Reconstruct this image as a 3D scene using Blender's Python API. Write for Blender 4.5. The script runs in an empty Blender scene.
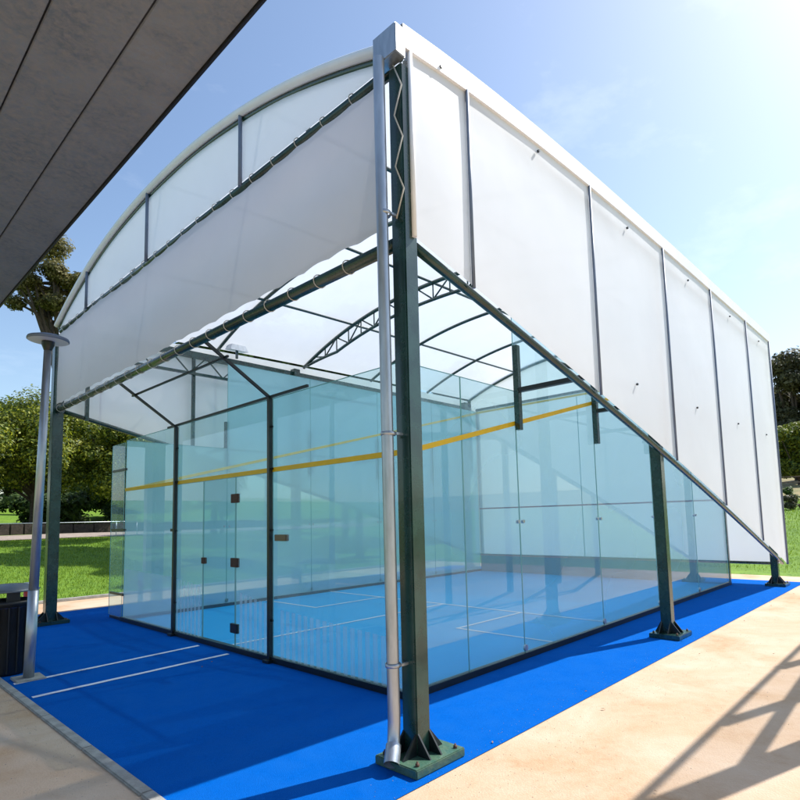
import bpy, bmesh, math, random
from mathutils import Vector, Matrix, Quaternion, noise
random.seed(7)
S = bpy.context.scene
C = S.collection
# ---------------------------------------------------------------- camera
cam = bpy.data.cameras.new("camera"); co = bpy.data.objects.new("camera", cam); C.objects.link(co)
_y, _p, _r = .757, .097, -.024
fw = Vector((math.cos(_p)*math.cos(_y), math.cos(_p)*math.sin(_y), math.sin(_p)))
rt = fw.cross(Vector((0, 0, 1))).normalized(); up = rt.cross(fw)
r2 = rt*math.cos(_r)+up*math.sin(_r); u2 = -rt*math.sin(_r)+up*math.cos(_r)
M = Matrix((r2, u2, -fw)).transposed().to_4x4(); M.translation = Vector((-3.615, -3.466, 1.539))
co.matrix_world = M
cam.sensor_width = 36; cam.lens = 568.66/800*36
cam.shift_x = -(408.28-400)/800; cam.shift_y = (463.5-400)/800
cam.clip_start = .05; cam.clip_end = 3000
S.camera = co
# ---------------------------------------------------------------- light
EL = math.radians(49); TS = Vector((.954*math.cos(EL), -.301*math.cos(EL), math.sin(EL))).normalized()
W = bpy.data.worlds.new("World"); S.world = W; W.use_nodes = True
nt = W.node_tree; nt.nodes.clear()
out = nt.nodes.new('ShaderNodeOutputWorld'); bg = nt.nodes.new('ShaderNodeBackground')
sky = nt.nodes.new('ShaderNodeTexSky'); sky.sky_type = 'NISHITA'; sky.sun_disc = False
sky.sun_elevation = EL; sky.sun_rotation = math.atan2(TS.x, TS.y)
sky.air_density = 1.15; sky.dust_density = 1.0; sky.ozone_density = 2.0
tc = nt.nodes.new('ShaderNodeTexCoord'); mp = nt.nodes.new('ShaderNodeMapping')
mp.inputs['Scale'].default_value = (1.2, 2.4, 4.5); mp.inputs['Rotation'].default_value = (.3, .5, .9)
nz = nt.nodes.new('ShaderNodeTexNoise'); nz.inputs['Scale'].default_value = 1.7; nz.inputs['Detail'].default_value = 9; nz.inputs['Roughness'].default_value = .62
rp = nt.nodes.new('ShaderNodeValToRGB'); rp.color_ramp.elements[0].position = .56; rp.color_ramp.elements[1].position = .95
rp.color_ramp.elements[1].color = (.28, .28, .28, 1)
mx = nt.nodes.new('ShaderNodeMix'); mx.data_type = 'RGBA'; mx.inputs['B'].default_value = (9.5, 9.8, 10.2, 1)
nt.links.new(tc.outputs['Generated'], mp.inputs['Vector']); nt.links.new(mp.outputs[0], nz.inputs['Vector'])
nt.links.new(nz.outputs[0], rp.inputs[0]); nt.links.new(rp.outputs[0], mx.inputs['Factor'])
nt.links.new(sky.outputs[0], mx.inputs['A']); nt.links.new(mx.outputs['Result'], bg.inputs[0])
bg.inputs[1].default_value = .11
nt.links.new(bg.outputs[0], out.inputs[0])
sl = bpy.data.lights.new("sun", 'SUN'); sl.energy = 4.0; sl.angle = math.radians(.5); sl.color = (1, .965, .915)
so = bpy.data.objects.new("sun", sl); C.objects.link(so); so.rotation_euler = TS.to_track_quat('Z', 'Y').to_euler(); so.location = (0, 0, 30)
V = S.view_settings; V.view_transform = 'Standard'; V.look = 'None'; V.gamma = 1; V.use_curve_mapping = False; V.exposure = .84
S.render.engine = 'CYCLES'
S.cycles.max_bounces = 12; S.cycles.transparent_max_bounces = 24; S.cycles.transmission_bounces = 8; S.cycles.diffuse_bounces = 5; S.cycles.glossy_bounces = 5

# ---------------------------------------------------------------- materials
def mat(name, col, rough=.6, metal=0, spec=.5, var=0, vscale=5, bump=0, bscale=20, col2=None, coat=0, detail=6, stretch=None, lo=.35, hi=.65):
    m = bpy.data.materials.new(name); m.use_nodes = True; n = m.node_tree; b = n.nodes['Principled BSDF']
    b.inputs['Base Color'].default_value = (*col, 1); b.inputs['Roughness'].default_value = rough; b.inputs['Metallic'].default_value = metal
    b.inputs['Specular IOR Level'].default_value = spec; b.inputs['Coat Weight'].default_value = coat; b.inputs['Coat Roughness'].default_value = .08
    g = n.nodes.new('ShaderNodeTexCoord'); src = g.outputs['Object']
    if stretch:
        q = n.nodes.new('ShaderNodeMapping'); q.inputs['Scale'].default_value = stretch; n.links.new(src, q.inputs[0]); src = q.outputs[0]
    if var or col2:
        a = n.nodes.new('ShaderNodeTexNoise'); a.inputs['Scale'].default_value = vscale; a.inputs['Detail'].default_value = detail; a.inputs['Roughness'].default_value = .6
        n.links.new(src, a.inputs['Vector'])
        c = n.nodes.new('ShaderNodeValToRGB'); e = c.color_ramp.elements; e[0].position = lo; e[1].position = hi
        c2 = col2 or tuple(min(1, x*(1+var)) for x in col); c1 = col if col2 else tuple(x*(1-var) for x in col)
        e[0].color = (*c1, 1); e[1].color = (*c2, 1)
        n.links.new(a.outputs[0], c.inputs[0]); n.links.new(c.outputs[0], b.inputs['Base Color'])
        r = n.nodes.new('ShaderNodeMapRange'); r.inputs['To Min'].default_value = max(0, rough-.08); r.inputs['To Max'].default_value = min(1, rough+.08)
        n.links.new(a.outputs[0], r.inputs[0]); n.links.new(r.outputs[0], b.inputs['Roughness'])
    if bump:
        a = n.nodes.new('ShaderNodeTexNoise'); a.inputs['Scale'].default_value = bscale; a.inputs['Detail'].default_value = 5
        n.links.new(src, a.inputs['Vector']); k = n.nodes.new('ShaderNodeBump'); k.inputs['Strength'].default_value = bump; k.inputs['Distance'].default_value = .02
        n.links.new(a.outputs[0], k.inputs['Height']); n.links.new(k.outputs[0], b.inputs['Normal'])
    return m

def membrane(name, col, trans=.45, clear=.04, bump=.15, bscale=2.2):
    m = bpy.data.materials.new(name); m.use_nodes = True; n = m.node_tree; n.nodes.clear()
    o = n.nodes.new('ShaderNodeOutputMaterial'); d = n.nodes.new('ShaderNodeBsdfDiffuse'); t = n.nodes.new('ShaderNodeBsdfTranslucent')
    x = n.nodes.new('ShaderNodeMixShader'); y = n.nodes.new('ShaderNodeMixShader'); tr = n.nodes.new('ShaderNodeBsdfTransparent')
    gl = n.nodes.new('ShaderNodeBsdfGlossy'); gl.inputs['Roughness'].default_value = .35; z = n.nodes.new('ShaderNodeMixShader'); z.inputs[0].default_value = .05
    g = n.nodes.new('ShaderNodeTexCoord'); a = n.nodes.new('ShaderNodeTexNoise'); a.inputs['Scale'].default_value = 1.1; a.inputs['Detail'].default_value = 7
    n.links.new(g.outputs['Object'], a.inputs['Vector'])
    c = n.nodes.new('ShaderNodeValToRGB'); e = c.color_ramp.elements; e[0].position = .3; e[1].position = .62
    e[0].color = (*(v*.97 for v in col), 1); e[1].color = (*col, 1); n.links.new(a.outputs[0], c.inputs[0])
    w = n.nodes.new('ShaderNodeTexNoise'); w.inputs['Scale'].default_value = bscale; w.inputs['Detail'].default_value = 2
    n.links.new(g.outputs['Object'], w.inputs['Vector'])
    k = n.nodes.new('ShaderNodeBump'); k.inputs['Strength'].default_value = bump; k.inputs['Distance'].default_value = .08; n.links.new(w.outputs[0], k.inputs['Height'])
    for s in (d, t): n.links.new(c.outputs[0], s.inputs[0]); n.links.new(k.outputs[0], s.inputs['Normal'])
    n.links.new(k.outputs[0], gl.inputs['Normal'])
    x.inputs[0].default_value = trans; y.inputs[0].default_value = clear
    n.links.new(d.outputs[0], x.inputs[1]); n.links.new(t.outputs[0], x.inputs[2])
    n.links.new(x.outputs[0], z.inputs[1]); n.links.new(gl.outputs[0], z.inputs[2])
    n.links.new(z.outputs[0], y.inputs[1]); n.links.new(tr.outputs[0], y.inputs[2]); n.links.new(y.outputs[0], o.inputs[0])
    return m

def glass(name, tint=(.80, .93, .93), refl=1.0, haze=.05, rough=0.0, hazecol=(.7, .85, .88), stripes=False):
    m = bpy.data.materials.new(name); m.use_nodes = True; n = m.node_tree; n.nodes.clear()
    o = n.nodes.new('ShaderNodeOutputMaterial'); tr = n.nodes.new('ShaderNodeBsdfTransparent'); tr.inputs[0].default_value = (*tint, 1)
    gl = n.nodes.new('ShaderNodeBsdfGlossy'); gl.inputs['Roughness'].default_value = rough; gl.inputs[0].default_value = (.93, .98, 1, 1)
    ge = n.nodes.new('ShaderNodeNewGeometry'); dt = n.nodes.new('ShaderNodeVectorMath'); dt.operation = 'DOT_PRODUCT'
    n.links.new(ge.outputs['Normal'], dt.inputs[0]); n.links.new(ge.outputs['Incoming'], dt.inputs[1])
    def mth(op, a, b=None):
        q = n.nodes.new('ShaderNodeMath'); q.operation = op
        for i, w_ in enumerate((a, b)):
            if w_ is None: continue
            if isinstance(w_, (int, float)): q.inputs[i].default_value = w_
            else: n.links.new(w_, q.inputs[i])
        return q.outputs[0]
    c1 = mth('SUBTRACT', 1.0, mth('ABSOLUTE', dt.outputs['Value'])); fr = mth('ADD', mth('MULTIPLY', mth('POWER', c1, 4.6), .9), .06)
    mu = n.nodes.new('ShaderNodeMath'); mu.operation = 'MULTIPLY'; mu.inputs[1].default_value = refl; mu.use_clamp = True
    x = n.nodes.new('ShaderNodeMixShader'); y = n.nodes.new('ShaderNodeMixShader')
    d = n.nodes.new('ShaderNodeBsdfDiffuse'); t = n.nodes.new('ShaderNodeBsdfTranslucent'); dd = n.nodes.new('ShaderNodeMixShader')
    for s in (d, t): s.inputs[0].default_value = (*hazecol, 1)  # pale haze and coating tint put into the panes as diffuse colour
    n.links.new(d.outputs[0], dd.inputs[1]); n.links.new(t.outputs[0], dd.inputs[2])
    n.links.new(fr, mu.inputs[0]); n.links.new(mu.outputs[0], x.inputs[0]); n.links.new(tr.outputs[0], x.inputs[1]); n.links.new(gl.outputs[0], x.inputs[2])
    g = n.nodes.new('ShaderNodeTexCoord'); a = n.nodes.new('ShaderNodeTexNoise'); a.inputs['Scale'].default_value = .5; a.inputs['Detail'].default_value = 1
    n.links.new(g.outputs['Object'], a.inputs['Vector']); r = n.nodes.new('ShaderNodeMapRange')
    r.inputs['From Min'].default_value = .3; r.inputs['From Max'].default_value = .7; r.inputs['To Min'].default_value = haze*.88; r.inputs['To Max'].default_value = haze*1.12
    n.links.new(a.outputs[0], r.inputs[0]); n.links.new(r.outputs[0], y.inputs[0])
    n.links.new(x.outputs[0], y.inputs[1]); n.links.new(dd.outputs[0], y.inputs[2]); n.links.new(y.outputs[0], o.inputs[0])
    return m

def leafmat(name, c1, c2, c3, scale=1.2):
    m = bpy.data.materials.new(name); m.use_nodes = True; n = m.node_tree; n.nodes.clear()
    o = n.nodes.new('ShaderNodeOutputMaterial'); d = n.nodes.new('ShaderNodeBsdfPrincipled'); d.inputs['Roughness'].default_value = .55
    t = n.nodes.new('ShaderNodeBsdfTranslucent'); x = n.nodes.new('ShaderNodeMixShader'); x.inputs[0].default_value = .45
    g = n.nodes.new('ShaderNodeNewGeometry'); c = n.nodes.new('ShaderNodeValToRGB'); e = c.color_ramp.elements
    e[0].position = .05; e[0].color = (*c1, 1); e[1].position = .95; e[1].color = (*c3, 1); k = c.color_ramp.elements.new(.5); k.color = (*c2, 1)
    n.links.new(g.outputs['Random Per Island'], c.inputs[0])
    n.links.new(c.outputs[0], d.inputs['Base Color']); n.links.new(c.outputs[0], t.inputs[0])
    n.links.new(d.outputs[0], x.inputs[1]); n.links.new(t.outputs[0], x.inputs[2]); n.links.new(x.outputs[0], o.inputs[0])
    return m

M_steel = mat('dark_green_paint', (.004, .026, .022), .27, 0, .6, col2=(.012, .055, .045), vscale=5, coat=.3, bump=.03, bscale=60)
M_steel2 = mat('green_plate_paint', (.03, .10, .07), .45, 0, .5, col2=(.07, .13, .08), vscale=14, bump=.2, bscale=50)
M_black = mat('black_steel', (.006, .012, .014), .35, 0, .5, var=.2)
M_galv = mat('galvanised_metal', (.45, .49, .53), .38, .8, .5, var=.12, vscale=7, stretch=(3, 3, .6), bump=.04, bscale=40)
M_grey = mat('grey_painted_tube', (.15, .19, .27), .5, .1, .5, var=.12)
M_white = mat('white_sheet_metal', (.86, .87, .90), .45, 0, .5, var=.04, vscale=3)
M_rope = mat('rope', (.55, .53, .48), .9)
M_rust = mat('rusty_bolt', (.085, .045, .03), .7, .3, var=.3, vscale=60)
M_memb = membrane('roof_membrane', (.92, .93, .94), .46, .09)
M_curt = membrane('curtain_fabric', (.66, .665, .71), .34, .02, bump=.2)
M_side = membrane('side_curtain_fabric', (.95, .96, .98), .26, .02, bump=.07)
M_poly = membrane('gable_sheet', (.90, .94, .99), .45, .02, bump=.06)
M_glass = glass('clear_court_glass', (.76, .94, .95), 1.0, .19, hazecol=(.58, .88, .93))
M_glass_far = glass('coated_far_glass', (.60, .85, .88), .9, .78, hazecol=(.46, .78, .83))
M_glass_near = glass('coated_side_glass', (.76, .94, .96), 1.25, .27, hazecol=(.52, .84, .93))
M_glass_front = glass('coated_front_wall', (.8, .9, .92), .8, .62, hazecol=(.70, .82, .86))
M_glass_edge = mat('glass_edge', (.16, .40, .40), .2, 0, .6)
M_frost = glass('frosted_stripe', (.93, .97, .98), .4, .30, hazecol=(.8, .86, .95))
M_yellow = mat('yellow_line_tape', (.72, .47, .01), .5, var=.06)
M_red = mat('red_line_tape', (.42, .20, .22), .6)
M_line = mat('white_line', (.80, .82, .86), .85, col2=(.62, .66, .78), vscale=40, bump=.3, bscale=150)
M_tin = mat('tin_board', (.10, .20, .25), .5, var=.1)
M_conc = mat('kerb_concrete', (.25, .24, .22), .85, col2=(.38, .37, .34), vscale=9, bump=.3, bscale=60)
M_bark = mat('bark', (.05, .035, .025), .9, col2=(.10, .075, .055), vscale=12, bump=.8, bscale=25)
M_bin = mat('bin_plastic', (.012, .014, .016), .45, var=.2)
M_binlid = mat('bin_lid', (.16, .18, .20), .4, .4, var=.15)
M_stone = mat('retaining_stone', (.035, .025, .022), .9, col2=(.09, .06, .05), vscale=5, bump=.8, bscale=9)
M_wood = mat('fence_timber', (.16, .12, .09), .85, var=.3, vscale=6)

def ground_mat(name, cols, scales, bump=.2, bs=80, rough=.9, thr=(.35, .65)):
    m = bpy.data.materials.new(name); m.use_nodes = True; n = m.node_tree; b = n.nodes['Principled BSDF']; b.inputs['Roughness'].default_value = rough
    b.inputs['Specular IOR Level'].default_value = .25
    g = n.nodes.new('ShaderNodeTexCoord'); prev = None
    for i, (c, s) in enumerate(zip(cols[1:], scales)):
        a = n.nodes.new('ShaderNodeTexNoise'); a.inputs['Scale'].default_value = s; a.inputs['Detail'].default_value = 8; a.inputs['Roughness'].default_value = .65
        a.inputs['Distortion'].default_value = .4
        n.links.new(g.outputs['Object'], a.inputs['Vector'])
        r = n.nodes.new('ShaderNodeMapRange'); r.inputs['From Min'].default_value = thr[0]; r.inputs['From Max'].default_value = thr[1]; n.links.new(a.outputs[0], r.inputs[0])
        x = n.nodes.new('ShaderNodeMix'); x.data_type = 'RGBA'; n.links.new(r.outputs[0], x.inputs['Factor'])
        if prev: n.links.new(prev, x.inputs['A'])
        else: x.inputs['A'].default_value = (*cols[0], 1)
        x.inputs['B'].default_value = (*c, 1); prev = x.outputs['Result']
    n.links.new(prev, b.inputs['Base Color'])
    a = n.nodes.new('ShaderNodeTexNoise'); a.inputs['Scale'].default_value = bs; a.inputs['Detail'].default_value = 6; n.links.new(g.outputs['Object'], a.inputs['Vector'])
    k = n.nodes.new('ShaderNodeBump'); k.inputs['Strength'].default_value = bump; k.inputs['Distance'].default_value = .02; n.links.new(a.outputs[0], k.inputs['Height']); n.links.new(k.outputs[0], b.inputs['Normal'])
    return m
M_pave = ground_mat('pavement_concrete', [(.46, .285, .165), (.55, .385, .25), (.42, .25, .135), (.50, .34, .21), (.60, .46, .34)], [.6, 1.9, 14, .9], .3, 90)
M_carpet = ground_mat('blue_turf', [(.0, .112, .50), (.0, .128, .57), (.0, .10, .45), (.004, .12, .50)], [.6, 60, 4], .6, 300, .95)
M_carpet.node_tree.nodes['Principled BSDF'].inputs['Specular IOR Level'].default_value = .03
M_floor = ground_mat('court_floor', [(.005, .36, .74), (.01, .40, .80), (.005, .34, .72)], [1.5, 40], .05, 120, .45)
M_grass = ground_mat('lawn', [(.09, .20, .012), (.19, .30, .02), (.04, .11, .012), (.16, .27, .03)], [.35, 2.2, 22], .9, 30)
M_field = ground_mat('dry_field', [(.30, .20, .10), (.36, .27, .14), (.14, .16, .05)], [.2, 1.1], .8, 8)

# ---------------------------------------------------------------- helpers
def link(name, me, m=None, parent=None):
    o = bpy.data.objects.new(name, me); C.objects.link(o)
    if m:
        for q in (m if isinstance(m, (list, tuple)) else [m]): me.materials.append(q)
    if parent: o.parent = parent
    return o
class MB:
    def __init__(s): s.v = []; s.f = []; s.sm = []
    def add(s, v, f, smooth=False):
        b = len(s.v); s.v += [tuple(x) for x in v]; s.f += [tuple(i+b for i in q) for q in f]; s.sm += [smooth]*len(f); return s
    def box(s, a, b, bev=0):
        (x0, y0, z0), (x1, y1, z1) = a, b
        x0, x1 = sorted((x0, x1)); y0, y1 = sorted((y0, y1)); z0, z1 = sorted((z0, z1))
        if bev:
            bm = bmesh.new(); bmesh.ops.create_cube(bm, size=1)
            for q in bm.verts: q.co = Vector(((x0+x1)/2+q.co.x*(x1-x0), (y0+y1)/2+q.co.y*(y1-y0), (z0+z1)/2+q.co.z*(z1-z0)))
            bmesh.ops.bevel(bm, geom=bm.edges[:], offset=bev, segments=2, affect='EDGES'); bm.verts.index_update()
            s.add([q.co for q in bm.verts], [[q.index for q in f.verts] for f in bm.faces]); bm.free(); return s
        v = [(x0, y0, z0), (x1, y0, z0), (x1, y1, z0), (x0, y1, z0), (x0, y0, z1), (x1, y0, z1), (x1, y1, z1), (x0, y1, z1)]
        return s.add(v, [(3, 2, 1, 0), (4, 5, 6, 7), (0, 1, 5, 4), (1, 2, 6, 5), (2, 3, 7, 6), (3, 0, 4, 7)])
    def beam(s, a, b, w, h):   # rectangular bar from a to b
        a = Vector(a); b = Vector(b); d = (b-a).normalized(); u = Vector((0, 0, 1)) if abs(d.z) < .95 else Vector((0, 1, 0))
        r = d.cross(u).normalized(); u = r.cross(d); v = []
        for p in (a, b):
            for i, j in ((-1, -1), (1, -1), (1, 1), (-1, 1)): v.append(p+r*i*w/2+u*j*h/2)
        return s.add(v, [(3, 2, 1, 0), (4, 5, 6, 7), (0, 1, 5, 4), (1, 2, 6, 5), (2, 3, 7, 6), (3, 0, 4, 7)])
    def tube(s, pts, r, n=12, cap=True):
        pts = [Vector(p) for p in pts]; rs = r if isinstance(r, (list, tuple)) else [r]*len(pts); v = []; f = []; ref = None
        for i, p in enumerate(pts):
            d = (pts[min(i+1, len(pts)-1)]-pts[max(i-1, 0)]).normalized()
            if ref is None: ref = d.orthogonal().normalized()
            ref = (ref-d*ref.dot(d)).normalized(); w = d.cross(ref)
            for k in range(n):
                t = 2*math.pi*k/n; v.append(p+(ref*math.cos(t)+w*math.sin(t))*rs[i])
        for i in range(len(pts)-1):
            for k in range(n):
                f.append((i*n+k, i*n+(k+1) % n, (i+1)*n+(k+1) % n, (i+1)*n+k))
        s.add(v, f, True)
        if cap:
            b = len(s.v)-len(v); s.f += [tuple(b+k for k in reversed(range(n))), tuple(b+(len(pts)-1)*n+k for k in range(n))]; s.sm += [False]*2
        return s
    def lathe(s, prof, c=(0, 0, 0), n=32):
        v = []; f = []
        for r, z in prof:
            for k in range(n):
                t = 2*math.pi*k/n; v.append((c[0]+r*math.cos(t), c[1]+r*math.sin(t), c[2]+z))
        for i in range(len(prof)-1):
            for k in range(n): f.append((i*n+k, i*n+(k+1) % n, (i+1)*n+(k+1) % n, (i+1)*n+k))
        return s.add(v, f, True)
    def grid(s, fn, nu, nv):
        v = [fn(i/nu, j/nv) for i in range(nu+1) for j in range(nv+1)]
        return s.add(v, [(i*(nv+1)+j, (i+1)*(nv+1)+j, (i+1)*(nv+1)+j+1, i*(nv+1)+j+1) for i in range(nu) for j in range(nv)], True)
    def sheet(s, x0, y0, x1, y1, z): return s.add([(x0, y0, z), (x1, y0, z), (x1, y1, z), (x0, y1, z)], [(0, 1, 2, 3)])
    def build(s, name, m, parent=None, label=None):
        me = bpy.data.meshes.new(name); me.from_pydata(s.v, [], s.f); me.polygons.foreach_set('use_smooth', s.sm); me.update()
        o = link(name, me, m, parent)
        if label: o['label'] = label
        return o
def tag(o, label, cat, group=None):
    o['label'] = label; o['category'] = cat
    if group: o['group'] = group
    return o
def struct(o): o['kind'] = 'structure'; return o
def stuff(o): o['kind'] = 'stuff'; return o
def thing(name, loc, label, cat, group=None):
    o = bpy.data.objects.new(name, None); o.empty_display_size = .2; C.objects.link(o); o.location = loc; tag(o, label, cat, group); return o
def kids(o): return [c for c in list(bpy.data.objects) if c.parent == o]
def copy_tree(o, parent=None):
    c = o.copy(); C.objects.link(c)
    if parent: c.parent = parent
    for k in kids(o): copy_tree(k, c)
    return c
def ss(a, b, x):
    t = max(0, min(1, (x-a)/(b-a))); return t*t*(3-2*t)

# ---------------------------------------------------------------- ground
def terr(x, y):
    dx = max(x-12.6, 0); dy = max(y-10.2, 0)
    hx = .085*max(0, dx-2)*ss(0, 10, dx) + .3*ss(0, 3, dx); hx = min(hx, 4.5+.01*dx)
    hy = .95*ss(0, 15, dy)+.25*ss(14, 24, dy)+3.2*ss(24, 55, dy)
    b = max(-x-14, 0); hb = .03*b
    bump = .12*noise.noise((x*.12, y*.12, 0))*min(1, (dx+dy)/6)
    return max(hx, hy)*1.0 + .3*min(hx, hy)*.5 + bump + 0*hb
xs = sorted(set([-900, -400, -200, -100, -60, -40]+[i*1.5-30 for i in range(80)]+[100, 130, 180, 260, 400, 700, 1200]))
ys = sorted(set([-900, -400, -200, -100, -60, -30]+[i*1.5-15 for i in range(70)]+[100, 130, 180, 260, 400, 700, 1200]))
g = MB(); v = [(x, y, terr(x, y)) for x in xs for y in ys]; n = len(ys)
g.add(v, [(i*n+j, (i+1)*n+j, (i+1)*n+j+1, i*n+j+1) for i in range(len(xs)-1) for j in range(n-1)], True)
go = g.build('lawn_ground', [M_grass, M_field]); struct(go)
for p in go.data.polygons:
    c = p.center
    if (c.x > 36 and c.y < 25) or c.y < -30: p.material_index = 1
struct(MB().sheet(-13, -14, 12.5, 10.0, .004).build('pavement', M_pave))
struct(MB().sheet(-2.15, -1.13, 10.95, 8.35, .009).build('blue_carpet', M_carpet))
cl = MB()
for y0, y1 in ((2.70, 2.82), (3.36, 3.55)):
    pts = 24; va = []
    for i in range(pts+1):
        x = -2.12+i*(2.0/pts); y = y0+(y1-y0)*i/pts+.006*noise.noise((x*6, y0*9, 0)); w = .031+.004*noise.noise((x*9, 2, y0))
        va += [(x, y-w, .013), (x, y+w, .013)]
    cl.add(va, [(2*i, 2*i+2, 2*i+3, 2*i+1) for i in range(pts)])
struct(cl.build('carpet_markings', M_line))
k = MB()
for i in range(16): k.box((-2.225, -8+i*1.0+.004, 0), (-2.152, -7+i*1.0-.004, .022), .006)
struct(k.build('kerb', M_conc))
struct(MB().box((-14, 10.0, 0), (12.5, 10.14, .06), .01).build('lawn_kerb', M_conc))
# drifted grit on the pavement beside the carpet
gr = MB(); random.seed(11)
for _ in range(2600):
    if random.random() < .5: x = random.uniform(-2.6, 9); y = -1.14-abs(random.gauss(0, .5))
    elif random.random() < .6: x = -2.24-abs(random.gauss(0, .35)); y = random.uniform(-4, 6)
    else: x = random.uniform(-2, 9); y = -1.12+abs(random.gauss(0, .12))
    r_ = random.uniform(.001, .004); z = .011 if y > -1.13 and x > -2.15 else .005; a = random.uniform(0, 6.28)
    q = [(x+r_*math.cos(a+k_*2.09)*random.uniform(.6, 1.2), y+r_*math.sin(a+k_*2.09)*random.uniform(.6, 1.2), z) for k_ in range(3)]+[(x, y, z+r_*1.0)]
    gr.add(q, [(0, 1, 3), (1, 2, 3), (2, 0, 3)])
gb_ = gr.build('grit', M_conc); gb_['kind'] = 'stuff'
lf = MB()
for _ in range(55):
    x = random.uniform(-2.1, 10); y = random.choice((random.uniform(-1.4, -.95), random.uniform(-3, -1.1), random.uniform(-.6, 5))); s_ = random.uniform(.008, .02); a = random.uniform(0, 6.28)
    d_ = Vector((math.cos(a), math.sin(a), .1))*s_; e_ = Vector((-math.sin(a), math.cos(a), .2))*s_*.4; c_ = Vector((x, y, .016))
    lf.add([c_-d_, c_+e_+Vector((0, 0, .004)), c_+d_, c_-e_], [(0, 1, 2, 3)])
o = lf.build('dry_leaves', mat('dry_leaf', (.16, .09, .04), .8, var=.4, vscale=3)); o['kind'] = 'stuff'
random.seed(7)
# gravel path beyond the lawn
M_path = ground_mat('pale_path', [(.32, .26, .22), (.42, .35, .31), (.25, .2, .17)], [1, 6], .4, 40)
pth = MB(); pth.grid(lambda u, w: (-40+90*u, 27+4*w+.6*math.sin(u*9), terr(-40+90*u, 27+4*w+.6*math.sin(u*9))+.05), 60, 4)
struct(pth.build('path', M_path))

# ---------------------------------------------------------------- canopy geometry
Y0, Y1, X0, X1 = -.87, 7.12, -.85, 10.4
YM = (Y0+Y1)/2; HW = (Y1-Y0)/2
def eave(x): return 4.80+.22*(1-math.exp(-(x+.85)/1.7))+.006*(x+.85)
def arch(x, y): t = min(1, abs((y-YM)/HW)); return eave(x)+.10+.80*(1-t**2.15)
def low(x): return 3.48-.272*(x+.85)+.12*math.sin(math.pi*(x+.85)/11.3)*.9
can = thing('court_canopy', (4.8, 3.1, 0), 'big white arched membrane canopy on dark green steel columns standing over the glass squash court', 'canopy')
K = []
def CP(mb, name, m, label=None, parent=None):
    o = mb.build(name, m, None, label); o.parent = parent or can
    if parent is None: o.location = -can.location
    return o
cols = [(-.85, Y0), (3.85, Y0+.07), (10.05, Y0+.09), (-.85, Y1), (3.85, Y1-.07), (10.05, Y1-.09)]
for i, (cx, cy) in enumerate(cols):
    w = .064 if cy < 0 else .08
    c = CP(MB().box((cx-w, cy-w, .06), (cx+w, cy+w, eave(cx)-.06), .008), 'column', M_steel)
    s = -1 if cy < 0 else 1
    pl = MB().box((cx-.22, cy-.20, .010), (cx+.24, cy+.16, .065), .006)
    o = pl.build('base_plate', M_steel2 if i == 0 else M_steel); o.parent = c
    for a in (-1, 1):     # triangular gussets
        for (dx, dy) in ((1, 0), (-1, 0), (0, 1), (0, -1)):
            gm = MB(); t = .006; off = a*(w-.012); L = .12; H = .13
            if dx:
                p = [(cx+dx*w, cy+off, .066), (cx+dx*(w+L), cy+off, .066), (cx+dx*w, cy+off, .066+H)]
                vv = [(q[0], q[1]-t, q[2]) for q in p]+[(q[0], q[1]+t, q[2]) for q in p]
            else:
                L2 = .10 if dy < 0 else .075
                p = [(cx+off, cy+dy*w, .066), (cx+off, cy+dy*(w+L2), .066), (cx+off, cy+dy*w, .066+H)]
                vv = [(q[0]-t, q[1], q[2]) for q in p]+[(q[0]+t, q[1], q[2]) for q in p]
            gm.add(vv, [(0, 1, 2), (5, 4, 3), (0, 3, 4, 1), (1, 4, 5, 2), (2, 5, 3, 0)])
            o = gm.build('gusset', M_black); o.parent = c
    for dx in (-.17, .19):
        for dy in (-.16, .12):
            o = MB().lathe([(0, .092), (.006, .092), (.006, .08), (.013, .08), (.013, .066)], (cx+dx, cy+dy, 0), 8).build('anchor_bolt', M_rust); o.parent = c
# beams
CP(MB().tube([(X0, Y0+.08, 3.47), (X0, Y1-.09, 3.47)], .048), 'lower_front_beam', M_steel)
CP(MB().tube([(X0, Y0+.08, 4.79), (X0, Y1-.09, 4.79)], .042), 'upper_front_beam', M_steel)
for yy, s in ((Y0, 1), (Y1, -1)):
    CP(MB().tube([(x, yy, low(x)) for x in [X0+.1+i*(X1-.2-X0)/24 for i in range(25)]], .036), 'sloping_side_rail', M_steel)
    yi = yy+s*.02
    CP(MB().box((X0+.1, yi-.05, 4.80), (X1, yi+.05, 4.92)), 'eave_beam', M_steel)
    CP(MB().tube([(X0+.1, yi+s*.05, 3.03), (X1, yi+s*.05, 3.03)] if 0 else [(1.2, yi+s*.05, 3.03), (X1, yi+s*.05, 3.03)], .018), 'side_tie_rail', M_steel)
    lt = MB().beam((X0+.1, yi+s*.12, 4.45), (X1, yi+s*.12, 4.45), .05, .05)
    nn = 16
    for i in range(nn):
        xa = X0+.1+(X1-X0-.1)*i/nn; xb = X0+.1+(X1-X0-.1)*(i+.5)/nn; xc = X0+.1+(X1-X0-.1)*(i+1)/nn
        lt.beam((xa, yi+s*.12, 4.45), (xb, yi+s*.1, 4.80), .022, .022); lt.beam((xb, yi+s*.1, 4.80), (xc, yi+s*.12, 4.45), .022, .022)
    if yy == Y1: CP(lt, 'eave_lattice', M_steel)
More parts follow.
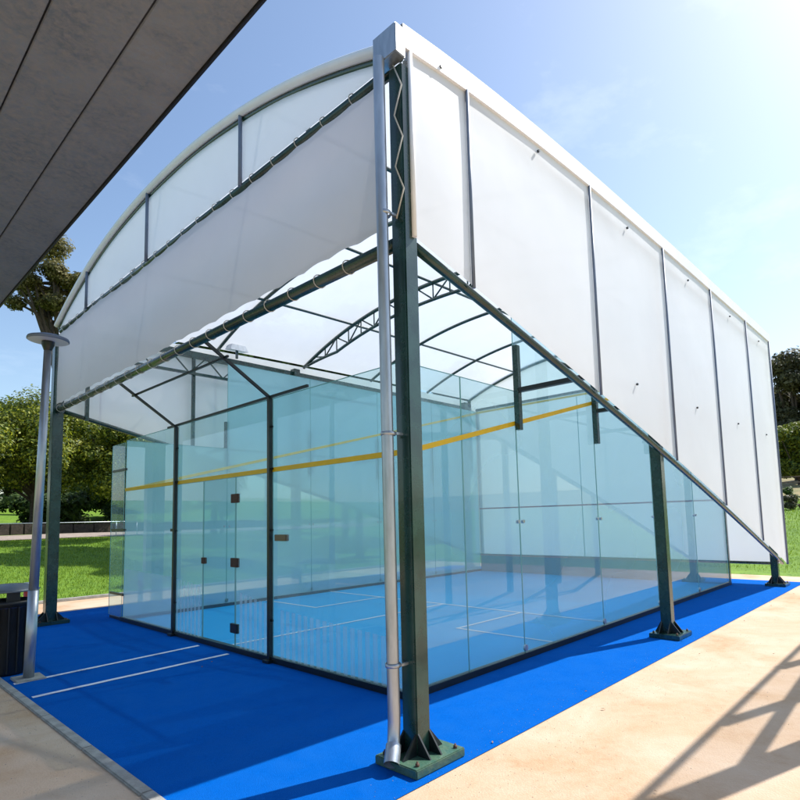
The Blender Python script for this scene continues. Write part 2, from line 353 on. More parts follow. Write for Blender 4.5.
# arches
def arcpts(x, dz, n=40, ya=Y0, yb=Y1): return [(x, ya+(yb-ya)*i/n, arch(x, ya+(yb-ya)*i/n)+dz) for i in range(n+1)]
for x in (-.85, 1.98, 6.25, 8.45, 10.4):
    CP(MB().tube(arcpts(x, -.05), .033), 'roof_arch', M_steel)
def lattice(x):
    t = MB().tube(arcpts(x, -.055), .038); lo_ = []
    for i in range(41):
        f = i/40; y = Y0+(Y1-Y0)*f; lo_.append((x, y, arch(x, y)-.055-.32*min(1, math.sin(math.pi*f)*2.2)))
    t.tube(lo_, .032)
    up_ = arcpts(x, -.055); q = 2
    for i in range(2, 38, 2):
        if (i//2) % 2: t.tube([up_[i], lo_[i+2]], .016, 8)
        else: t.tube([lo_[i], up_[i+2]], .016, 8)
        t.tube([lo_[i], up_[i]], .014, 8)
    return t
CP(lattice(4.14), 'lattice_arch', M_steel)
for y in (.9, 3.12, 5.35):
    CP(MB().tube([(x, y, arch(x, y)-.06) for x in [X0+(X1-X0)*i/12 for i in range(13)]], .024), 'purlin', M_steel)
# roof cloth
def roof_pt(u, w):
    x = X0-.03+(X1-X0+.06)*u; y = Y0+(Y1-Y0)*w
    seg = [X0, 1.98, 4.14, 6.25, 8.45, X1]; sag = 0
    for a, b in zip(seg, seg[1:]):
        if a <= x <= b: sag = math.sin(math.pi*(x-a)/(b-a))*.025
    return (x, y, arch(x, y)-sag*math.sin(math.pi*w))
CP(MB().grid(roof_pt, 60, 48), 'roof_membrane', M_memb)
CP(MB().tube([(X0-.05, q[1], q[2]+.0) for q in arcpts(X0, 0.0, 48, Y0+.0, Y1)], .042, 10), 'roof_edge_trim', M_white)
CP(MB().tube([(X1+.03, q[1], q[2]) for q in arcpts(X1, 0.0, 48)], .035, 10), 'roof_edge_trim', M_white)
# side curtains
mull = [-.17, 1.98, 4.14, 6.25, 8.45]
def side_curtain(yy, s):
    edges = [X0+.02]+mull+[X1]; mb = MB(); a_, b_ = edges[0], edges[-1]
    def fn(u, w):
        x = a_+(b_-a_)*u; z0 = low(x)+.012; z1 = eave(x)+.07
        for p, q in zip(edges, edges[1:]):
            if p <= x <= q+1e-6: t = (x-p)/(q-p)
        bl = math.sin(math.pi*max(0, min(1, t)))*math.sin(math.pi*w)*.022 + .003*noise.noise((x*1.7, w*3, s*3.))
        return (x, yy+s*(-.065)-s*bl*.6, z0+(z1-z0)*w)
    mb.grid(fn, 216, 14)
    c = CP(mb, 'side_curtain', M_side)
    for x in mull:
        o = MB().tube([(x, yy-s*.082, low(x)-.02), (x, yy-s*.082, eave(x)+.06)], .014).build('mullion', M_grey); o.parent = c
    for x, r in ((X0+.02, .018), (X1, .022)):
        o = MB().tube([(x, yy-s*.075, low(x)), (x, yy-s*.075, eave(x)+.06)], r).build('edge_pole', M_white if x < 0 else M_grey); o.parent = c
    for x in (-.5, .91, 2.94, 5.12, 7.32, 9.4):
        for z in (4.93, 3.03):
            if z > low(x)+.2:
                o = MB().add(*disc((x, yy-s*.09, z), .014, .02)).build('clip', M_black); o.parent = c
    return c
def disc(c, r, t):
    v = []; n = 10
    for dy in (-t/2, t/2):
        for k in range(n): a = 2*math.pi*k/n; v.append((c[0]+r*math.cos(a), c[1]+dy, c[2]+r*math.sin(a)))
    return v, [tuple(range(n)), tuple(reversed(range(n, 2*n)))]+[(k, (k+1) % n, n+(k+1) % n, n+k) for k in range(n)]
side_curtain(Y0, 1); side_curtain(Y1, -1)
for x in (-.42, 1.46):
    CP(MB().beam((x, Y1-.06, low(x)-.05), (x, Y1-.06, 4.79), .055, .055), 'hanging_post', M_steel)
# front curtain and gable
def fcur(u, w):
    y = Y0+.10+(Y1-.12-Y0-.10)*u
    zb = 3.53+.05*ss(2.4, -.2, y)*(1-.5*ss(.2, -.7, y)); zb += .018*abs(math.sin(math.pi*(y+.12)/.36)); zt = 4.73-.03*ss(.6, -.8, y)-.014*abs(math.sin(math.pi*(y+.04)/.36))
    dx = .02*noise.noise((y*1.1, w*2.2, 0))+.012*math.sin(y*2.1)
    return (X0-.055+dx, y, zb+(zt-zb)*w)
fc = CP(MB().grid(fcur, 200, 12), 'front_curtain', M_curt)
CP(MB().grid(lambda u, w: (X0-.02+.006*noise.noise((u*9, w*3, 5)), Y0+.12+(Y1-Y0-.2)*u, 4.84+(arch(X0, Y0+.12+(Y1-Y0-.2)*u)-.02-4.84)*w), 60, 4), 'gable_sheet', M_poly)
for y in (5.67, 3.47, 1.25):
    CP(MB().tube([(X0-.05, y, 4.78), (X0-.05, y, arch(X0, y)-.02)], .02), 'gable_mullion', M_grey)
def lace(c, r, ax):
    pts = [(c[0]+math.cos(t)*r-.006, c[1]+ax*math.sin(t*.5), c[2]+math.sin(t)*r) for t in [i*2*math.pi/12 for i in range(13)]]
    o = MB().tube(pts, .0045, 5, False).build('rope_loop', M_rope); o.parent = fc
y = -.4
while y < 7.0:
    lace((X0, y, 4.79), .049, .035); lace((X0, y+.1, 3.47), .055, .03); y += .36
z = 3.6; sgn = 1; pts = []
while z < 4.75:
    pts.append((X0-.075, Y0+(.0 if sgn > 0 else -.075), z)); z += .19; sgn = -sgn
o = MB().tube(pts, .006, 6).build('lacing_rope', M_rope); o.parent = fc
# rear curtain
def rcur(u, w):
    y = Y0+.05+(Y1-Y0-.1)*u; zt = arch(X1, y)-.03
    return (X1+.04+.02*noise.noise((y, w*3, 7)), y, .43+(zt-.43)*w)
CP(MB().grid(rcur, 40, 14), 'rear_curtain', M_side)
CP(MB().tube([(X1, Y0+.1, .43), (X1, Y1-.1, .43)], .03), 'rear_rail', M_steel)
# gutter and downpipe
gt = MB()
xsg = [X0-.06+i*(X1+.1-X0+.06)/30 for i in range(31)]
for a, b in zip(xsg, xsg[1:]):
    za, zb = eave(a), eave(b)
    v = []
    for x, zz in ((a, za), (b, zb)): v += [(x, Y0-.09, zz+.05), (x, Y0-.0, zz+.05), (x, Y0-.0, zz+.235), (x, Y0-.09, zz+.225)]
    gt.add(v, [(0, 4, 5, 1), (1, 5, 6, 2), (2, 6, 7, 3), (3, 7, 4, 0)])
gut = CP(gt, 'gutter', M_white)
gz = eave(X0)
hb = MB().box((X0-.15, Y0-.10, gz-.05), (X0-.05, Y0+.13, gz+.17), .006)
o = hb.build('gutter_box', M_galv); o.parent = gut
px, py = -1.005, -.825
dp = CP(MB().tube([(px-.02, py+.0, gz-.045), (px-.01, py, 2.5), (px, py, .28), (px-.005, py, .20), (px-.03, py-.02, .14), (px-.07, py-.05, .09)], .04, 20, False), 'downpipe', M_galv)
o = MB().tube([(px-.03, py-.02, .145), (px-.10, py-.07, .065)], .048, 20, False).build('spout', M_galv); o.parent = dp
for z in (3.62, 2.1, .62):
    o = MB().lathe([(.046, -.012), (.05, -.012), (.05, .012), (.046, .012)], (px, py, z)).box((px+.03, py-.05, z-.008), (px+.12, py-.03, z+.008)).build('pipe_clamp', M_galv); o.parent = dp

# ---------------------------------------------------------------- squash court
sq = thing('squash_court', (4.9, 3.2, 0), 'glass walled squash court with yellow out lines standing under the white canopy', 'squash court')
def SP(mb, name, m, parent=None, label=None):
    o = mb.build(name, m, None, label); o.parent = parent or sq
    if parent is None: o.location = -sq.location
    return o
SW, SL = 6.4, 9.75
struct(MB().sheet(.03, .03, SL, SW-.03, .016).build('court_floor', M_floor))
il = MB().sheet(4.24, .03, 4.29, SW-.03, .021).sheet(.03, 3.175, 4.24, 3.225, .021)
for s in (0, 1):
    ya = 1.6 if s == 0 else SW-1.6
    il.sheet(2.64, ya-.025, 4.24, ya+.025, .021)
    a, b = (.03, 1.575) if s == 0 else (SW-1.575, SW-.03)
    il.sheet(2.64, a, 2.69, b, .021)
struct(il.build('court_floor_lines', M_line))
T = .012
def pane(name, a, b, z0, z1, parent=None, m=None):
    """upright glass pane from plan point a to b"""
    a = Vector((*a, 0)); b = Vector((*b, 0)); d = (b-a).normalized(); nrm = Vector((-d.y, d.x, 0))
    v = []
    z0a, z0b = z0 if isinstance(z0, tuple) else (z0, z0); z1a, z1b = z1 if isinstance(z1, tuple) else (z1, z1)
    v = [a+Vector((0, 0, z0a)), b+Vector((0, 0, z0b)), b+Vector((0, 0, z1b)), a+Vector((0, 0, z1a))]
    mb = MB().add(v, [(0, 1, 2, 3)])
    g_ = mb.build(name, m or M_glass); g_.parent = parent or sq
    if parent is None: g_.location = -sq.location
    # polished green edges
    e = MB(); th = .007
    for p, q in ((v[0], v[3]), (v[1], v[2]), (v[3], v[2])):
        e.beam(p, q, th if abs((q-p).z) > .5 else th, th)
    o = e.build('glass_edge', M_glass_edge); o.parent = g_
    return g_
BH = 2.95; DH = 2.13
# rear (camera side) wall at x=0
ypan = [0, 2.10, 4.48, SW]
pane('rear_glass', (0, .01), (0, 2.06), .06, BH); 
pane('rear_glass', (0, 2.12), (0, 2.86), .06, DH-.03)
pane('rear_glass', (0, 3.70), (0, 4.46), .06, DH-.03)
pane('transom_glass', (0, 2.12), (0, 4.46), DH+.0, BH)
pane('rear_glass', (0, 4.50), (0, SW-.01), .06, BH)
SP(MB().box((-.035, -.03, .01), (.035, SW+.03, .07)).box((-.012, SW+.03, .01), (.012, SW+.55, .05)), 'sill_rail', M_black)
# frosted striped bands on the rear panes
def frost(ya, yb, z1a, z1b, ribs=True):
    mb = MB(); mb.add([(-.006, ya, .07), (-.006, yb, .07), (-.006, yb, z1b), (-.006, ya, z1a)], [(0, 1, 2, 3)]) if not ribs else None
    if ribs:
        yy = ya+.03
        while yy < yb-.05:
            t = (yy-ya)/(yb-ya); zt = z1a+(z1b-z1a)*t-.01
            mb.add([(-.0085, yy, .07), (-.0085, yy+.062, .07), (-.0085, yy+.062, zt), (-.0085, yy, zt)], [(0, 1, 2, 3)]); yy += .105
    SP(mb, 'frosted_band', M_frost)
frost(.03, 1.95, .50, .60); frost(2.14, 2.84, .64, .74); frost(3.72, 4.44, .74, .80); frost(4.52, 6.37, .80, .84, False)
for y, top in ((4.48, 2.93), (2.08, 2.97)):
    f = SP(MB().box((-.055, y-.022, .01), (-.008, y+.022, top)), 'fin', M_black)
    o = MB().box((-.09, y-.06, .012), (.02, y+.06, .04)).build('foot_plate', M_black); o.parent = f
    for z in (.46, 1.45, 2.14, 2.62):
        q = MB().box((-.034, y-.05, z-.012), (-.012, y+.05, z+.012), .004).build('glass_clamp', M_black); q.parent = f
    SP(MB().beam((-.03, y, top-.01), (X0, y, 3.47), .03, .03), 'strut', M_black)
SP(MB().beam((-.03, 4.75, 2.95), (-.03, 1.36, 2.97), .028, .028), 'top_tie_bar', M_black)
SP(MB().beam((-.60, 4.60, 3.32), (-.60, 2.0, 3.32), .022, .022), 'tie_rod', M_black)
# door
door = pane('door', (0, 2.88), (.0, 3.68), .075, DH-.03, None, glass('door_glass', (.70, .9, .93), .5, .08, hazecol=(.45, .8, .88)))
for z in (.28, 1.06, 1.84):
    o = MB().box((-.022, 2.80, z-.055), (.016, 2.96, z+.055), .004).build('hinge', M_rust if z > .5 else M_black); o.parent = door
o = MB().box((-.022, 3.62, 1.02), (.016, 3.71, 1.10), .004).build('latch', M_rust); o.parent = door
SP(MB().box((-.025, 1.78, 1.33), (.02, 2.0, 1.40), .004), 'wall_bracket', mat('bronze', (.16, .12, .09), .4, .7))
SP(MB().box((-.003, 4.56, 1.44), (-.015, 4.66, 1.48)), 'fin_bolt', M_black)
# corner fin on the left end
fn_ = pane('end_fin', (-.0, SW+.05), (-.0, SW+.62), .06, 2.92)
for z in (.42, 1.47, 2.47):
    o = MB().box((-.018, SW-.02, z-.018), (.018, SW+.56, z+.018)).build('fin_bracket', M_black); o.parent = fn_
# yellow line across back wall
SP(MB().box((-.009, .0, DH-.025), (.009, SW, DH+.025)), 'back_out_line', M_yellow)
# side walls
def lz(x): return DH+(4.57-DH)*x/SL
for yy, s in ((0, 1), (SW, -1)):
    xe = [.01, .84, 1.83, 3.78, 5.78, 7.78, SL]
    for i, (a, b) in enumerate(zip(xe, xe[1:])):
        pane('side_glass', (a, yy), (b-.006, yy), .06, BH if i < 2 else 4.62, None, M_glass_near if s > 0 else M_glass_far)
    SP(MB().box((.03, yy-.03, .01), (SL+.03, yy+.03, .07)), 'sill_rail', M_black)
    SP(MB().add([(0, yy-.008, lz(0)-.03), (SL, yy-.008, lz(SL)-.03), (SL, yy-.008, lz(SL)+.02), (0, yy-.008, lz(0)+.02), (0, yy+.008, lz(0)-.03), (SL, yy+.008, lz(SL)-.03), (SL, yy+.008, lz(SL)+.02), (0, yy+.008, lz(0)+.02)],
       [(3, 2, 1, 0), (4, 5, 6, 7), (0, 1, 5, 4), (1, 2, 6, 5), (2, 3, 7, 6), (3, 0, 4, 7)]), 'side_out_line', M_yellow)
    o = yy-s*.055
    for x in xe[2:-1]:
        f = SP(MB().box((x-.035, yy-s*.012, 2.50), (x+.035, yy-s*.075, 3.47), .003), 'hanging_fin', M_steel)
        SP(MB().box((x-.03, yy-s*.075, 2.925), (x+.03, yy-s*.86, 2.975)), 'fin_strut', M_black)
        for z in (1.48,):
            for dx in (-.05, .05):
                q = MB().add(*disc((x+dx, yy-s*.01, z), .02, .03)).build('patch_bolt', M_galv); q.parent = f
        q = MB().add(*disc((x, yy-s*.01, .12), .035, .02)).build('patch_bolt', M_galv); q.parent = f
# front (playing) wall
pane('front_glass', (SL, .02), (SL, SW/2-.005), .5, 4.62, None, M_glass_front); pane('front_glass', (SL, SW/2+.005), (SL, SW-.02), .5, 4.62, None, M_glass_front)
SP(MB().box((SL-.03, .04, .01), (SL+.02, SW-.04, .48)), 'tin_board', M_tin)
SP(MB().box((SL-.034, .04, .45), (SL-.031, SW-.04, .49)).box((SL-.012, .03, 1.765), (SL-.004, SW-.03, 1.80)), 'service_line', M_red)
SP(MB().box((SL-.012, .03, 4.55), (SL-.004, SW-.03, 4.60)), 'front_out_line', M_yellow)
SP(MB().box((SL+.01, .0, 4.63), (SL+.07, SW, 4.70)), 'front_top_rail', M_steel)
for y in (.02, SW-.02):
    SP(MB().box((SL+.03, y-.03, .01), (SL+.12, y+.03, 4.62)), 'front_wall_post', M_steel)

# floodlights on the far eave
def flood(x, y, z, label):
    t = thing('floodlight', (x, y, z), label, 'floodlight', 'floodlights on the canopy eaves')
    b = MB().add([(-.2, -.12, 0), (.2, -.12, 0), (.2, .12, .04), (-.2, .12, .04), (-.15, -.08, .13), (.15, -.08, .13), (.15, .1, .15), (-.15, .1, .15)],
                 [(3, 2, 1, 0), (4, 5, 6, 7), (0, 1, 5, 4), (1, 2, 6, 5), (2, 3, 7, 6), (3, 0, 4, 7)]).build('housing', M_galv, t)
    MB().add([(-.17, -.1, -.004), (.17, -.1, -.004), (.17, .1, .03), (-.17, .1, .03)], [(0, 1, 2, 3)]).build('lens', M_glass, t)
    MB().beam((0, 0, -.14), (0, 0, .02), .04, .04).build('bracket', M_steel, t)
flood(2.3, 6.9, 5.04, 'grey floodlight fixed on the far left eave beam, seen above the tie rods')

# ---------------------------------------------------------------- street lamp
lp = thing('street_lamp', (-1.97, 3.48, 0), 'slim galvanised street lamp with a flat round disc head beside the dark litter bin', 'street lamp')
MB().tube([(0, 0, .01), (0, 0, .9)], [.05, .05], 20).tube([(0, 0, .9), (0, 0, 3.50)], [.045, .036], 20).build('pole', M_galv, lp)
MB().box((-.13, -.13, .005), (.13, .13, .028), .004).build('base_plate', M_conc, lp)
MB().lathe([(0, 3.59), (.12, 3.585), (.19, 3.56), (.198, 3.545), (.198, 3.53), (.19, 3.525)], n=40).build('disc_head', M_grey, lp)
MB().lathe([(.19, 3.524), (.0, 3.521)], n=40).build('diffuser', mat('lamp_diffuser', (.62, .62, .68), .4), lp)
MB().lathe([(.036, 3.42), (.06, 3.48), (.06, 3.52)], n=20).build('neck', M_black, lp)
lp.rotation_euler = (math.radians(1.6), math.radians(.6), 0)
# ---------------------------------------------------------------- bin
bn = thing('litter_bin', (-2.06, 4.0, .01), 'dark round litter bin with a raised grey lid behind the street lamp pole', 'litter bin')
MB().lathe([(0, .0), (.22, .0), (.235, .02), (.25, .72), (.262, .725), (.262, .76), (.25, .76), (.245, .70), (.22, .06), (0, .05)], n=36).build('drum', M_bin, bn)
rm = MB()
for k_ in range(18):
    t = 2*math.pi*k_/18; rm.beam((.236*math.cos(t), .236*math.sin(t), .03), (.254*math.cos(t), .254*math.sin(t), .7), .012, .02)
rm.build('body_ribs', M_bin, bn)
MB().lathe([(0, .93), (.15, .925), (.26, .885), (.285, .865), (.28, .855), (.2, .865), (0, .88)], n=36).build('lid', M_binlid, bn)
q = MB()
for s in (-1, 1): q.beam((s*.2, 0, .72), (s*.2, 0, .875), .02, .05)
q.beam((0, -.2, .74), (0, -.2, .87), .12, .02).build('lid_bracket', M_bin, bn)
MB().lathe([(.252, .70), (.236, .66), (.20, .62)], n=24).build('bin_liner', mat('bin_liner', (.02, .04, .15), .4), bn)
# marker post
mp_ = thing('marker_post', (-.95, 8.1, .01), 'small red and white marker post behind the left canopy column', 'post')
MB().tube([(0, 0, 0), (0, 0, .60)], .045, 14).build('post_body', mat('post_white', (.75, .73, .7), .5), mp_)
MB().lathe([(.047, .2), (.0475, .2), (.0475, .47), (.047, .47)], n=14).build('red_band', mat('red_band', (.6, .05, .03), .4), mp_)

# ---------------------------------------------------------------- neighbouring building overhang
bd = thing('walkway_roof', (-3.2, 2, 0), 'dark concrete walkway roof with a boarded underside crossing the top left corner', 'roof')
M_soff = ground_mat('board_marked_concrete', [(.15, .19, .235), (.21, .24, .275), (.11, .14, .18), (.20, .21, .225)], [.8, 3, 24], .5, 25)
def BP(mb, name, m):
    o = mb.build(name, m, None); o.parent = bd; o.location = -bd.location; return o
zs = 4.0
for i in range(5):
    w = .345; xa = -2.27-i*w; xb = xa-w+.009
    BP(MB().box((xb, -12, zs), (xa, 15, zs+.08), .004), 'soffit_board', M_soff)
BP(MB().box((-3.98, -12, zs+.07), (-2.30, 15, zs+.30)), 'roof_slab', M_soff)
BP(MB().box((-2.268, -12, zs-.012), (-2.25, 15, zs+.34), .003), 'roof_edge_flashing', mat('dark_flashing', (.02, .022, .025), .5, .3))
for y in (-11, 14): BP(MB().box((-3.6, y-.12, 0), (-3.36, y+.12, zs-.002), .01), 'roof_post', M_soff)

# ---------------------------------------------------------------- neighbouring court fence (casts the pavement shadow)
fe = thing('court_fence', (5, -3.2, 0), 'tall green steel posts and rails of the neighbouring court fence beside the sunny pavement', 'fence')
def FP(mb, name, m):
    o = mb.build(name, m, None); o.parent = fe; o.location = -fe.location; return o
for x, hw in ((2.56, .085), (4.42, .045), (6.4, .05), (8.4, .05), (10.4, .05)):
    FP(MB().box((x-hw, -3.2-hw, 0), (x+hw, -3.2+hw, 4.08), .005), 'fence_post', M_steel)
FP(MB().tube([(2.52, -3.2, 4.12), (10.4, -3.2, 4.12)], .03), 'top_rail', M_steel)
FP(MB().beam((2.52, -3.2, 2.86), (10.4, -3.2, 3.6), .06, .15), 'middle_rail', M_steel)
FP(MB().grid(lambda u, w: (2.6+7.8*u, -3.2+.02*math.sin(u*30), .3+(3.78)*w), 30, 4), 'wind_net', membrane('wind_net', (.25, .28, .26), .2, .74))

# ---------------------------------------------------------------- vegetation
def rdir():
    z = random.uniform(-1, 1); t = random.uniform(0, 2*math.pi); r = math.sqrt(1-z*z); return Vector((r*math.cos(t), r*math.sin(t), z))
def leaves(blobs, n, size, flat=.6, elong=1.0):
    v = []; f = []; tot = sum(b[3]**2 for b in blobs)
    for (bx, by, bz, br, bs) in blobs:
        for _ in range(int(n*br**2/tot)):
            d = rdir(); r = br*(random.random()**.45); r = r*(1+.35*noise.noise(d*2.3+Vector((bx, by, bz))))
            p = Vector((bx, by, bz))+Vector((d.x*r, d.y*r, d.z*r*bs))
            nn = (d*flat+rdir()*(1-flat)+Vector((0, 0, .3))).normalized(); a = nn.orthogonal().normalized()
            a = (Quaternion(nn, random.uniform(0, 6.28)) @ a); b = nn.cross(a); s = size*random.uniform(.4, 1.5)
            i = len(v); v += [p-a*s*elong, p+b*s*.5, p+a*s*elong, p-b*s*.5+nn*s*.15]; f.append((i, i+1, i+2, i+3))
    return v, f
def tree(name, x, y, h, rad, leafm, n, size, label, cat='tree', trunk_h=.3, blobs=9, bs=.7, group=None, tr=.18, elong=1.0, lean=0, br_=(.3, .5)):
    z0 = terr(x, y)-.1 if (x > 12.5 or y > 10) else 0
    t = thing(name, (x, y, z0), label, cat, group)
    tb = MB(); th = h*trunk_h; top = Vector((lean, 0, h*.72))
    tb.tube([(0, 0, 0), (lean*.2+.03, .02, th*.5), (lean*.5, -.03, th), tuple(top)], [tr*1.25, tr, tr*.85, tr*.2], 10)
    bl = []
    for i in range(blobs):
        a = 2*math.pi*i/blobs*1.9+random.uniform(-.4, .4); q = random.uniform(.25, .8)*rad*(1 if i else 0); zz = h*random.uniform(trunk_h+.12, .86)
        hf = (zz/h-trunk_h)/(1-trunk_h); env = math.sqrt(max(.15, 1-(2*hf-1)**2)) if cat == 'tree' else 1
        c = Vector((math.cos(a)*q*env+lean*.8, math.sin(a)*q*env, zz)); br = rad*random.uniform(*br_)
        bl.append((c.x, c.y, c.z, br, bs))
        st = Vector((lean*.5, 0, th*random.uniform(.8, 1.5))); md = (st+c)/2+Vector((0, 0, .15*random.uniform(-1, 1)))
        tb.tube([st, md, c], [tr*.5, tr*.32, tr*.1], 7)
    bl.append((lean, 0, h-rad*.35*bs, rad*.42, bs))
    tb.build('trunk', M_bark, t)
    v, f = leaves(bl, n, size, elong=elong); me = MB().add(v, f).build('crown', leafm, t)
    return t
L_pine = leafmat('pine_leaves', (.035, .075, .012), (.17, .22, .02), (.40, .41, .03))
L_dark = leafmat('dark_leaves', (.02, .03, .012), (.045, .055, .02), (.08, .085, .035))
L_dark2 = leafmat('grey_green_leaves', (.03, .035, .018), (.075, .08, .035), (.14, .13, .06))
L_euc = leafmat('eucalyptus_leaves', (.07, .07, .02), (.17, .155, .05), (.30, .26, .09))
L_green = leafmat('mid_leaves', (.03, .07, .015), (.07, .13, .03), (.13, .2, .04))
L_olive = leafmat('olive_leaves', (.05, .055, .02), (.10, .10, .04), (.17, .16, .07))
PG = 'round pines in a row behind the lawn'
tree('pine_tree', .6, 33, 7.7, 4.3, L_pine, 56000, .085, 'leftmost round yellow green pine at the picture edge behind the lawn', group=PG, trunk_h=.27, tr=.2, blobs=40, bs=.75, br_=(.2, .34))
tree('pine_tree', 5.4, 35, 8.4, 4.5, L_pine, 56000, .085, 'round yellow green pine between the lamp pole and the left canopy column', group=PG, trunk_h=.27, tr=.2, blobs=42, bs=.75, br_=(.2, .34))
tree('pine_tree', 10.2, 34, 7.5, 4.2, L_pine, 56000, .085, 'round yellow green pine just right of the left canopy column', group=PG, trunk_h=.25, tr=.2, blobs=40, bs=.75, br_=(.2, .34))
tree('pine_tree', 14.8, 37, 7.8, 4.0, L_green, 30000, .12, 'dense green pine seen under the slanting left curtain rail', group=PG, trunk_h=.25, tr=.2, blobs=20, bs=.8)
tree('conifer_tree', 11.8, 25, 6.2, 1.7, L_green, 8000, .12, 'pale upright young conifer seen through the left glass panel', trunk_h=.15, tr=.1, blobs=14, bs=1.1)
tree('eucalyptus_tree', 10.2, 47, 22.6, 3.7, L_euc, 26000, .13, 'tall open crowned eucalyptus rising above the disc of the street lamp', trunk_h=.6, tr=.4, blobs=34, bs=.7, lean=-1.5, br_=(.14, .3))
for x, y, h, r, lab in ((-3, 40, 3.2, 2.6, 'low dark bush behind the wall left of the lamp pole'), (2.6, 42, 3.4, 2.8, 'low dark bush behind the wall by the lamp pole'), (8, 41, 3.2, 2.8, 'low dark bush behind the wall right of the canopy column'), (13, 43, 3.4, 3, 'low dark bush behind the wall at the glass edge')):
    tree('hedge_bush', x, y, h, r, L_green, 12000, .15, lab, cat='bush', trunk_h=.05, tr=.08, blobs=12, bs=.6, group='bushes behind the stone wall')
BH_ = 'trees behind the photographer'
for x, y, h, r, lab in ((-24, 2, 6, 3, 'green tree beyond the pavement behind the camera on the court side'), (-28, 9, 7, 3.5, 'green tree beyond the pavement behind the walkway roof'), (-22, 15, 5, 2.6, 'small green tree beyond the pavement left of the walkway roof'), (-26, -5, 7, 3.4, 'green tree beyond the pavement far behind the camera')):
    tree('reflected_tree', x, y, h, r, L_green, 5000, .22, lab, group=BH_, trunk_h=.25, tr=.15, blobs=10)
BGp = 'far trees behind the pines'
for x, y, h, r, lab in ((-4, 46, 8, 5, 'dark tree far behind the leftmost pine'), (3.5, 52, 9, 5, 'dark tree mass behind the gap of the first two pines'), (14, 55, 9, 6, 'dark tree far behind the glass court left end'), (24, 52, 9, 6, 'dark tree far behind the court middle'), (-9, 50, 8, 5, 'dark tree far beyond the left picture edge'), (0.5, 60, 10, 6, 'dark tree farthest behind the leftmost pine'), (8.5, 56, 9, 6, 'dark tree directly behind the tall eucalyptus trunk'), (19, 60, 9, 6, 'dark tree far behind the young conifer')):
    tree('background_tree', x, y, h, r, L_green, 14000, .22, lab, group=BGp, trunk_h=.06, tr=.3, blobs=10)
RG = 'trees beyond the field on the right'
tree('dark_tree', 62, 6.6, 12.8, 4.8, L_olive, 34000, .19, 'big dark tree rising directly behind the far end of the canopy on the right', group=RG, trunk_h=.1, tr=.5, blobs=36, br_=(.2, .36))
tree('dark_tree', 66, 1.5, 12, 5, L_dark2, 34000, .19, 'big dark tree at the right picture edge beyond the field', group=RG, trunk_h=.1, tr=.5, blobs=36, br_=(.2, .36))
tree('leafy_bush', 52, 5.2, 5.2, 2.6, L_pine, 16000, .12, 'bright green leafy bush below the dark trees on the right', cat='bush', trunk_h=.08, tr=.15, blobs=9, group=RG)
tree('leafy_bush', 54, 1.5, 4.6, 2.6, L_green, 16000, .12, 'mid green bush at the right edge in front of the dark trees', cat='bush', trunk_h=.08, tr=.15, blobs=9, group=RG)
tree('small_shrub', 36, 3.3, .9, .55, L_green, 1200, .07, 'small round shrub standing alone on the dry field', cat='bush', trunk_h=.1, tr=.03, blobs=5)
tree('small_shrub', 29, 2.0, .8, .6, L_olive, 1200, .07, 'low brownish scrub bush on the grass slope right of the canopy', cat='bush', trunk_h=.1, tr=.03, blobs=5)
# trees behind the court that shade the lawn
tree('shade_tree', 15.5, 15.5, 7.2, 2.6, L_green, 7000, .15, 'green tree behind the court whose shade stripes the lawn', trunk_h=.3, tr=.15, blobs=9)
tree('shade_tree', 12.5, 12.8, 5.6, 1.9, L_green, 5000, .13, 'smaller green tree close behind the far glass wall', trunk_h=.3, tr=.12, blobs=8)
tree('shade_tree', 21, 15.5, 9.3, 3.2, L_dark, 8000, .2, 'dark green tree farthest behind the court on the lawn slope', trunk_h=.3, tr=.18, blobs=11)
tree('shade_tree', 17.5, 21.5, 8.6, 3.0, L_dark, 7000, .2, 'dark green tree between the court and the stone wall', trunk_h=.3, tr=.18, blobs=11)
for x, y, h, r, lab in ((11, 13, 10, 2.3, 'tall tree just past the lawn kerb behind the glass court'), (9.2, 16.5, 11, 2.4, 'tall tree on the lawn behind the left glass panels'), (14.5, 18, 11.5, 2.6, 'tall tree on the lawn farther behind the glass court'), (9.5, 21.5, 11, 2.4, 'tall tree near the path railing behind the canopy')):
    tree('shade_tree', x, y, h, r, L_green, 9000, .16, lab, trunk_h=.5, tr=.13, blobs=12, group='tall trees on the lawn behind the canopy')
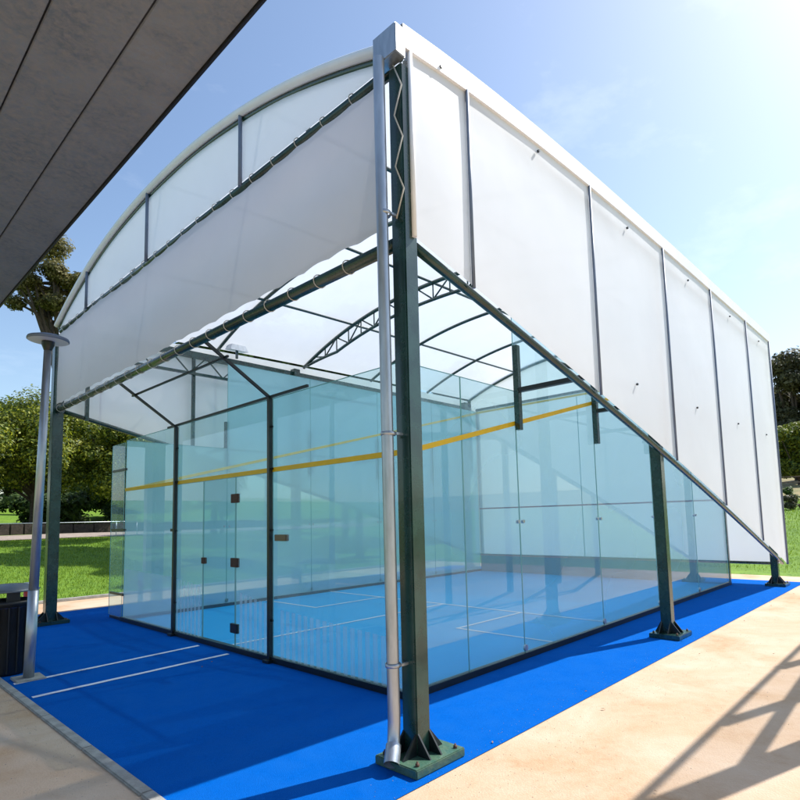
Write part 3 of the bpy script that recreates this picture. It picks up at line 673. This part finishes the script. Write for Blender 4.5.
# low plants by the lawn edge
for i, (x, y, r, lab) in enumerate(((2.2, 11.3, .40, 'tufted strappy plant at the lawn edge left of the glass court'), (3.3, 11.8, .38, 'tufted strappy plant nearer to the glass court end fin'))):
    t = thing('strappy_plant', (x, y, terr(x, y)), lab, 'plant', 'tufted plants on the lawn edge'); mb = MB()
    for j in range(260):
        a = random.uniform(0, 6.28); l = random.uniform(.5, 1)*r*1.5; b = random.uniform(.3, 1.1); d = Vector((math.cos(a), math.sin(a), 0)); s = Vector((-d.y, d.x, 0))*.012
        o_ = d*random.uniform(0, r*.5); p1 = o_+d*l*.35+Vector((0, 0, l*b*.8)); p2 = o_+d*l*.8+Vector((0, 0, l*b*.7))
        mb.add([o_-s, o_+s, p1+s, p1-s, p2], [(0, 1, 2, 3), (3, 2, 4)])
    mb.build('foliage', L_pine, t)
# grass blades
gb = MB()
def blades(n, x0, x1, y0, y1, s):
    for _ in range(n):
        x = random.uniform(x0, x1); y = random.uniform(y0, y1); z = terr(x, y); a = random.uniform(0, 6.28); h = s*random.uniform(.5, 1.4)
        d = Vector((math.cos(a), math.sin(a), 0))*h*.12; l = Vector((random.uniform(-.4, .4), random.uniform(-.4, .4), 1))*h; p = Vector((x, y, z-.01))
        gb.v += [tuple(p-d), tuple(p+d), tuple(p+l)]; b = len(gb.v); gb.f.append((b-3, b-2, b-1)); gb.sm.append(False)
blades(60000, -4, 10, 10.2, 17, .055); blades(50000, -4, 13, 17, 27, .07); blades(26000, 12.7, 24, -3, 5, .06); blades(12000, 24, 38, -2, 6, .1)
L_grass = leafmat('grass_blades', (.08, .16, .01), (.17, .28, .015), (.30, .40, .03))
o = gb.build('grass', L_grass); stuff(o)
# retaining wall and fences
w = thing('stone_wall', (0, 32.3, terr(0, 32)), 'low dark stone wall running behind the lawn under the pines', 'wall'); mb = MB()
x = -20
while x < 30:
    l = random.uniform(.5, 1.1); mb.box((x, -.2, -.3), (x+l-.03, .2, .52+random.uniform(-.03, .05)), .03); x += l
mb.build('stonework', M_stone, w)
f2 = thing('field_fence', (44, 4, terr(44, 4)), 'thin post and rail fence crossing the field in front of the right hand trees', 'fence')
for i in range(8):
    y = -10+i*3; MB().box((-.06, y-.06, -.2), (.06, y+.06, 1.1)).build('fence_post', M_wood, f2)
for z in (.55, .95): MB().box((-.02, -10, z), (.02, 11, z+.07)).build('fence_rail', M_wood, f2)
f3 = thing('path_railing', (4, 26.6, terr(4, 26.6)), 'thin pale railing along the path behind the lawn', 'railing')
for i in range(9):
    MB().tube([(-12+i*3, 0, -.1), (-12+i*3, 0, .75)], .02, 8).build('railing_post', M_galv, f3)
MB().tube([(-12, 0, .75), (12, 0, .75)], .018, 8).build('top_rail', M_galv, f3)
